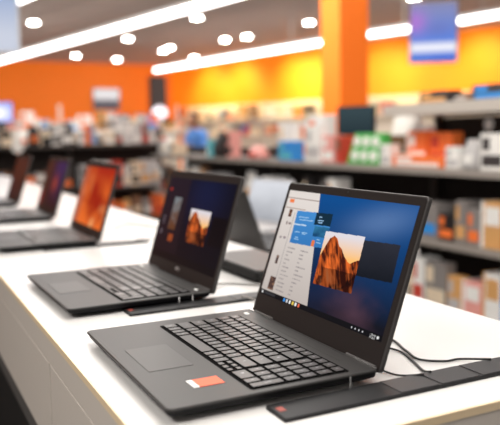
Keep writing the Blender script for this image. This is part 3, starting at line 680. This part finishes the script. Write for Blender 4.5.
# ---- cross shelving at the left, facing the camera
GX = 'cross shelving units at the left'
for i, (a, c, lab) in enumerate(((-1.2, .62, 'cross shelving unit with dark shelves, mostly beyond the left edge'), (.63, 1.86, 'dark cross shelving unit behind the farthest laptops'), (1.87, 3.1, 'dark cross shelving unit behind the laptop with the fiery red screen'))):
    shelving('shelving_unit', 'y', a, c, 8.2, 8.6, (.2, .60, 1.13), 1.35, lab, back_top=1.16, group=GX, mats=('steel', 'steel', 'backp'))
CM = ['white', 'pale_grey', 'grey', 'charcoal', 'white', 'black', 'cream', 'pale_grey', 'brown', 'white', 'pink']
un2, un3 = 'cross unit behind the farthest laptops', 'cross unit behind the red-screened laptop'
fill('y', 8.2, .66, 1.84, 1.13, .14, .29, CM, 'upper shelf, '+un2, seed=31, gap=.008, wmin=.06, wmax=.14)
fill('y', 8.2, 1.90, 3.08, 1.13, .14, .29, CM+['orange'], 'upper shelf, '+un3, seed=32, gap=.008, wmin=.06, wmax=.14)
fill('y', 8.2, .66, 1.84, .60, .16, .32, ['charcoal', 'grey', 'brown', 'white', 'pale_grey'], 'lower shelf, '+un2, seed=33, gap=.01, wmin=.08)
fill('y', 8.2, 1.90, 3.08, .60, .2, .34, ['white', 'pink', 'tan', 'white', 'red', 'orange', 'pale_grey', 'cream'], 'lower shelf, '+un3, seed=34, gap=.006, wmin=.08)
fill('y', 8.2, 1.90, 3.08, .20, .2, .3, ['orange', 'charcoal', 'tan', 'brown', 'grey'], 'bottom shelf, '+un3, seed=35, gap=.01, wmin=.08)
fill('y', 8.2, .1, .60, 1.13, .14, .28, ['charcoal', 'black', 'grey', 'brown'], 'upper shelf, leftmost cross unit', seed=36, gap=.01, wmin=.08)
def pale_glow(x, z): return mix(np.ones(x.shape+(3,))*C3(170, 120, 230), C3(235, 240, 255), np.exp(-((x-.5)/.35)**2-((z-.5)/.3)**2))
monitor((1.0, 8.42, 1.131), 0, .36, .25, .41, glow_blue, 'glowing blue-white monitor on a tall stand at the left edge', 1.3)
r = empty('round_sign', (1.17, 8.15, 1.09), label='white round sign on the cross shelf edge behind the farthest laptops', cat='sign')
b = MB(); b.cyl((0, 0, .03), .068, .006, M['p_white'], 24, 'y'); b.build('disc', r)
b = MB(); b.box(-.01, .01, .007, .030, 0, .05, M['p_grey']); b.build('bracket', r)
# second, farther cross row
PL = ['white', 'pale_grey', 'white', 'cream', 'pink', 'grey', 'tan', 'pale_grey', 'orange', 'charcoal']
shelving('shelving_unit', 'y', .4, 3.0, 14, 14.45, (.3, .85, 1.36), 1.9, 'far pale cross shelving unit below the orange back wall, left part', back_top=1.45, group='far pale cross shelving', mats=('shelfl', 'shelfl', 'shelfl'))
shelving('shelving_unit', 'y', 3.02, 5.6, 14, 14.45, (.3, .85, 1.36), 1.9, 'far pale cross shelving unit below the white and grey wall sign', back_top=1.45, group='far pale cross shelving', mats=('shelfl', 'shelfl', 'shelfl'))
fill('y', 14, .5, 2.98, 1.36, .2, .42, PL, 'top shelf, far left pale unit', seed=41, wmin=.14, wmax=.3, dmax=.3, gap=.01)
fill('y', 14, 3.05, 5.58, 1.36, .2, .42, PL, 'top shelf, far right pale unit', seed=42, wmin=.14, wmax=.3, dmax=.3, gap=.01)
# dark pylon with glowing sign
r = empty('pylon', (6.06, 17.0, 0), label='tall dark pylon standing before the orange back wall', cat='pylon')
b = MB(); b.box(-.21, .21, -.1, .1, .08, 2.75, M['p_charcoal']); b.build('column_body', r, bevel=.01)
b = MB(); b.box(-.3, .3, -.2, .2, 0, .08, M['rail']); b.build('base', r)
r = empty('glowing_sign', (6.06, 16.85, 1.83), label='glowing oval white and violet sign on the dark pylon', cat='sign')
b = MB(); b.loft([[(0.20*s*math.cos(a), yy, .16*s*math.sin(a)) for a in [2*PI*k/28 for k in range(28)]] for s, yy in ((1, .045), (1, 0), (.92, -.01))], M['glow']); b.build('lens', r)
b = MB(); b.box(-.1, .1, .0455, .0495, -.1, .1, M['rail']); b.build('bracket', r)
# shelving along the right wall, rotated with the wall
PHI = math.atan2(3.6, 10.2)
XF[0] = Matrix.Translation((11.5, 10.6, 0)) @ Matrix.Rotation(PHI, 4, 'Z')
for i, (a, c, lab) in enumerate(((-3.4, -.02, 'pale wall shelving at the far right, half hidden by the near ledge'), (0, 3.38, 'pale wall shelving right of the orange column'), (3.4, 6.78, 'pale wall shelving left of the orange column, under the lamp'), (6.8, 10.3, 'pale wall shelving in the far corner, under the yellow wall light'))):
    s_ = shelving('wall_shelving', 'x', -.47, -.04, a, c, (.3, .75, 1.2, 1.65), 2.12, lab, mats=('shelfl', 'shelfl', 'shelfl'), group='pale shelving along the right wall', back_top=2.1)
    s_.matrix_world = XF[0]
PW = ['white', 'white', 'cream', 'pale_grey', 'pink', 'tan', 'white', 'pale_grey', 'grey', 'orange', 'cream', 'brown']
wn = ('wall unit beyond near ledge', 'wall unit right of the column', 'wall unit left of the column', 'wall unit in the far corner')
for i, (a, c) in enumerate(((-3.4, -.02), (0, 3.38), (3.4, 6.78), (6.8, 10.3))):
    fill('x', -.44, a+.03, c-.03, 1.65, .2, .42, PW, 'top shelf, '+wn[i], ('carton', 'carton', 'case', 'pouch'), seed=50+i, wmin=.2, wmax=.42, dmax=.3, gap=.03)
    if i > 1: fill('x', -.44, a+.03, c-.03, 1.2, .2, .38, PW+['charcoal', 'red'], 'middle shelf, '+wn[i], ('carton', 'carton', 'case', 'pouch'), seed=60+i, wmin=.2, wmax=.42, dmax=.3, gap=.03)
XF[0] = Matrix.Identity(4)

# ---- person
def person(x, y, rz):
    r = empty('person', (x, y, 0), rz, label='dark-haired person in a light blue shirt standing behind the farthest right-hand shelving', cat='person')
    J = [((0, 0, .90), .135), ((0, .01, 1.02), .130), ((0, -.03, 1.16), .145), ((0, -.08, 1.27), .12), ((0, -.11, 1.33), .055), ((0, -.13, 1.39), .05)]
    E = [(i, i+1) for i in range(5)]
    def chain(root, pts):
        k = root
        for p, rr in pts: J.append((p, rr)); E.append((k, len(J)-1)); k = len(J)-1
    for s in (-1, 1):
        chain(0, [((.095*s, 0, .82), .095), ((.10*s, -.02, .47), .058), ((.10*s, .03, .09), .038), ((.11*s, -.10, .035), .034)])
        chain(3, [((.17*s, -.06, 1.25), .055), ((.21*s, -.10, 1.02), .043), ((.15*s, -.30, .96), .032), ((.13*s, -.37, .96), .026)])
    me = bpy.data.meshes.new('body'); me.from_pydata([p for p, _ in J], E, []); o = bpy.data.objects.new('body', me); COL.objects.link(o)
    md = o.modifiers.new('s', 'SKIN'); sv = me.skin_vertices[0].data
    for i, (_, rr) in enumerate(J): sv[i].radius = (rr, rr*(.8 if i < 4 else 1)); sv[i].use_root = i == 0
    o.modifiers.new('d', 'SUBSURF').levels = 2
    bpy.context.view_layer.update(); m2 = bpy.data.meshes.new_from_object(o.evaluated_get(bpy.context.evaluated_depsgraph_get())); bpy.data.objects.remove(o)
    for k in ('skin', 'shirt', 'jeans'): m2.materials.append(M[k])
    for f in m2.polygons:
        c = f.center; f.use_smooth = True
        f.material_index = 2 if c.z < .90 else (0 if (c.z > 1.325 or (abs(c.x) > .10 and c.y < -.14 and c.z < 1.05)) else 1)
    ob = bpy.data.objects.new('body', m2); COL.objects.link(ob); ob.parent = r
    def blob(name, c, rad, m, cut=None, par=None):
        bm = bmesh.new(); bmesh.ops.create_uvsphere(bm, u_segments=20, v_segments=14, radius=1)
        for v in bm.verts:
            v.co = Vector((v.co.x*rad[0], v.co.y*rad[1], v.co.z*rad[2]))
            if cut: cut(v)
            v.co += Vector(c)
        for f in bm.faces: f.smooth = True
        me = bpy.data.meshes.new(name); bm.to_mesh(me); bm.free(); me.materials.append(m); q = bpy.data.objects.new(name, me); COL.objects.link(q); q.parent = par or r; return q
    def jaw(v):
        if v.co.z < 0: v.co.x *= 1+v.co.z*2.2; v.co.y *= 1+v.co.z*1.2
    hd = blob('head', (0, -.155, 1.455), (.073, .092, .112), M['skin'], jaw)
    blob('nose', (0, -.25, 1.445), (.012, .016, .02), M['skin'], par=hd)
    for s in (-1, 1):
        blob('eye', (.028*s, -.237, 1.465), (.011, .006, .006), M['hair'], par=hd); blob('ear', (.074*s, -.15, 1.45), (.01, .02, .03), M['skin'], par=hd)
    blob('mouth', (0, -.237, 1.405), (.022, .006, .005), M['p_red'], par=hd)
    def hc(v):
        if v.co.y < -.03 and v.co.z < .05: v.co.y = -.03
    blob('hair', (0, -.135, 1.475), (.086, .096, .115), M['hair'], hc)
    for s in (-1, 1):
        for k in range(4):
            b = MB(); L = (.062, .07, .066, .052)[k]; x0_ = .13*s+(k-1.5)*.018
            b.tube([(x0_, -.375, .96), (x0_, -.375-L*.6, .955), (x0_, -.375-L, .935)], .0085, M['skin']); b.build('finger', r)
        b = MB(); b.tube([(.105*s, -.36, .965), (.078*s, -.39, .96), (.072*s, -.415, .95)], .010, M['skin']); b.build('thumb', r)
person(4.10, 9.6, -1.2)


# ------------------------------------------------------------------ light
def area(name, loc, rot, sx, sy, e, col=(1, .96, .91)):
    l = bpy.data.lights.new(name, 'AREA'); l.shape = 'RECTANGLE'; l.size = sx; l.size_y = sy; l.energy = e; l.color = col
    o = bpy.data.objects.new(name, l); COL.objects.link(o); o.location = loc; o.rotation_euler = rot; return o
area('fill_light_counter', (.6, .8, 3.3), (0, 0, 0), 1.6, 4, 66)  # unseen area light added to brighten the counter
area('fill_light_back', (1.6, 3.6, 3.3), (0, 0, 0), 2, 4, 84)  # extra unseen light added over the counter's farther stretch
area('fill_light_front', (-1.6, -.5, 3.3), (0, math.radians(-15), 0), 2, 2, 105)  # unseen light added at the front left to brighten the fascia
area('fill_light_aisle', (1.2, 1.5, 3.2), (0, math.radians(25), 0), 1, 5, 42)  # tilted area light added along the aisle, has no fixture
area('fill_light_far', (4, 11, 3.3), (0, 0, 0), 8, 8, 420)  # broad fill added under the far ceiling, besides the modelled lamps
for (px, py, e) in [(8.51, 19.08, 500), (8.93, 17.89, 600), (9.62, 15.93, 600), (9.87, 15.22, 600), (10.51, 13.39, 420), (10.83, 12.49, 350), (11.33, 11.08, 500)]:
    l = bpy.data.lights.new('wall_washer', 'SPOT'); l.energy = e*.45; l.color = (1, .74, .25); l.spot_size = math.radians(88); l.spot_blend = 1; l.shadow_soft_size = .15
    o = bpy.data.objects.new('wall_washer', l); COL.objects.link(o); o.location = (px-1.2, py-.4, 3.3)
    o.rotation_euler = (Vector((px, py, 2.35))-Vector(o.location)).to_track_quat('-Z', 'Y').to_euler()
l = bpy.data.lights.new('column_bounce_fill', 'SPOT'); l.energy = 380; l.color = (1, .75, .25); l.spot_size = math.radians(60); l.spot_blend = 1; l.shadow_soft_size = .15  # added warm spot imitating yellow bounce light on the column's left face
o = bpy.data.objects.new('column_bounce_fill', l); COL.objects.link(o); o.location = (2.2, 6.2, 3.2); o.rotation_euler = (Vector((3.7, 5.3, 2.2))-Vector(o.location)).to_track_quat('-Z', 'Y').to_euler()
wd = bpy.data.worlds.new('World'); SC.world = wd; wd.use_nodes = True
wd.node_tree.nodes['Background'].inputs[0].default_value = (1, .95, .9, 1); wd.node_tree.nodes['Background'].inputs[1].default_value = .45

# ------------------------------------------------------------------ camera
cd = bpy.data.cameras.new('Camera'); co = bpy.data.objects.new('Camera', cd); COL.objects.link(co)
Mx = Matrix((( R2.x, U2.x, -Fv.x, CAM.x), (R2.y, U2.y, -Fv.y, CAM.y), (R2.z, U2.z, -Fv.z, CAM.z), (0, 0, 0, 1)))
co.matrix_world = Mx; cd.sensor_fit = 'HORIZONTAL'; cd.sensor_width = 36; cd.lens = f_/500*36; cd.clip_start = .02; cd.clip_end = 200
cd.dof.use_dof = True; cd.dof.focus_distance = .98; cd.dof.aperture_fstop = cd.lens/14.0
SC.camera = co
SC.view_settings.view_transform = 'Standard'; SC.view_settings.look = 'None'; SC.view_settings.exposure = 0; SC.view_settings.gamma = 1
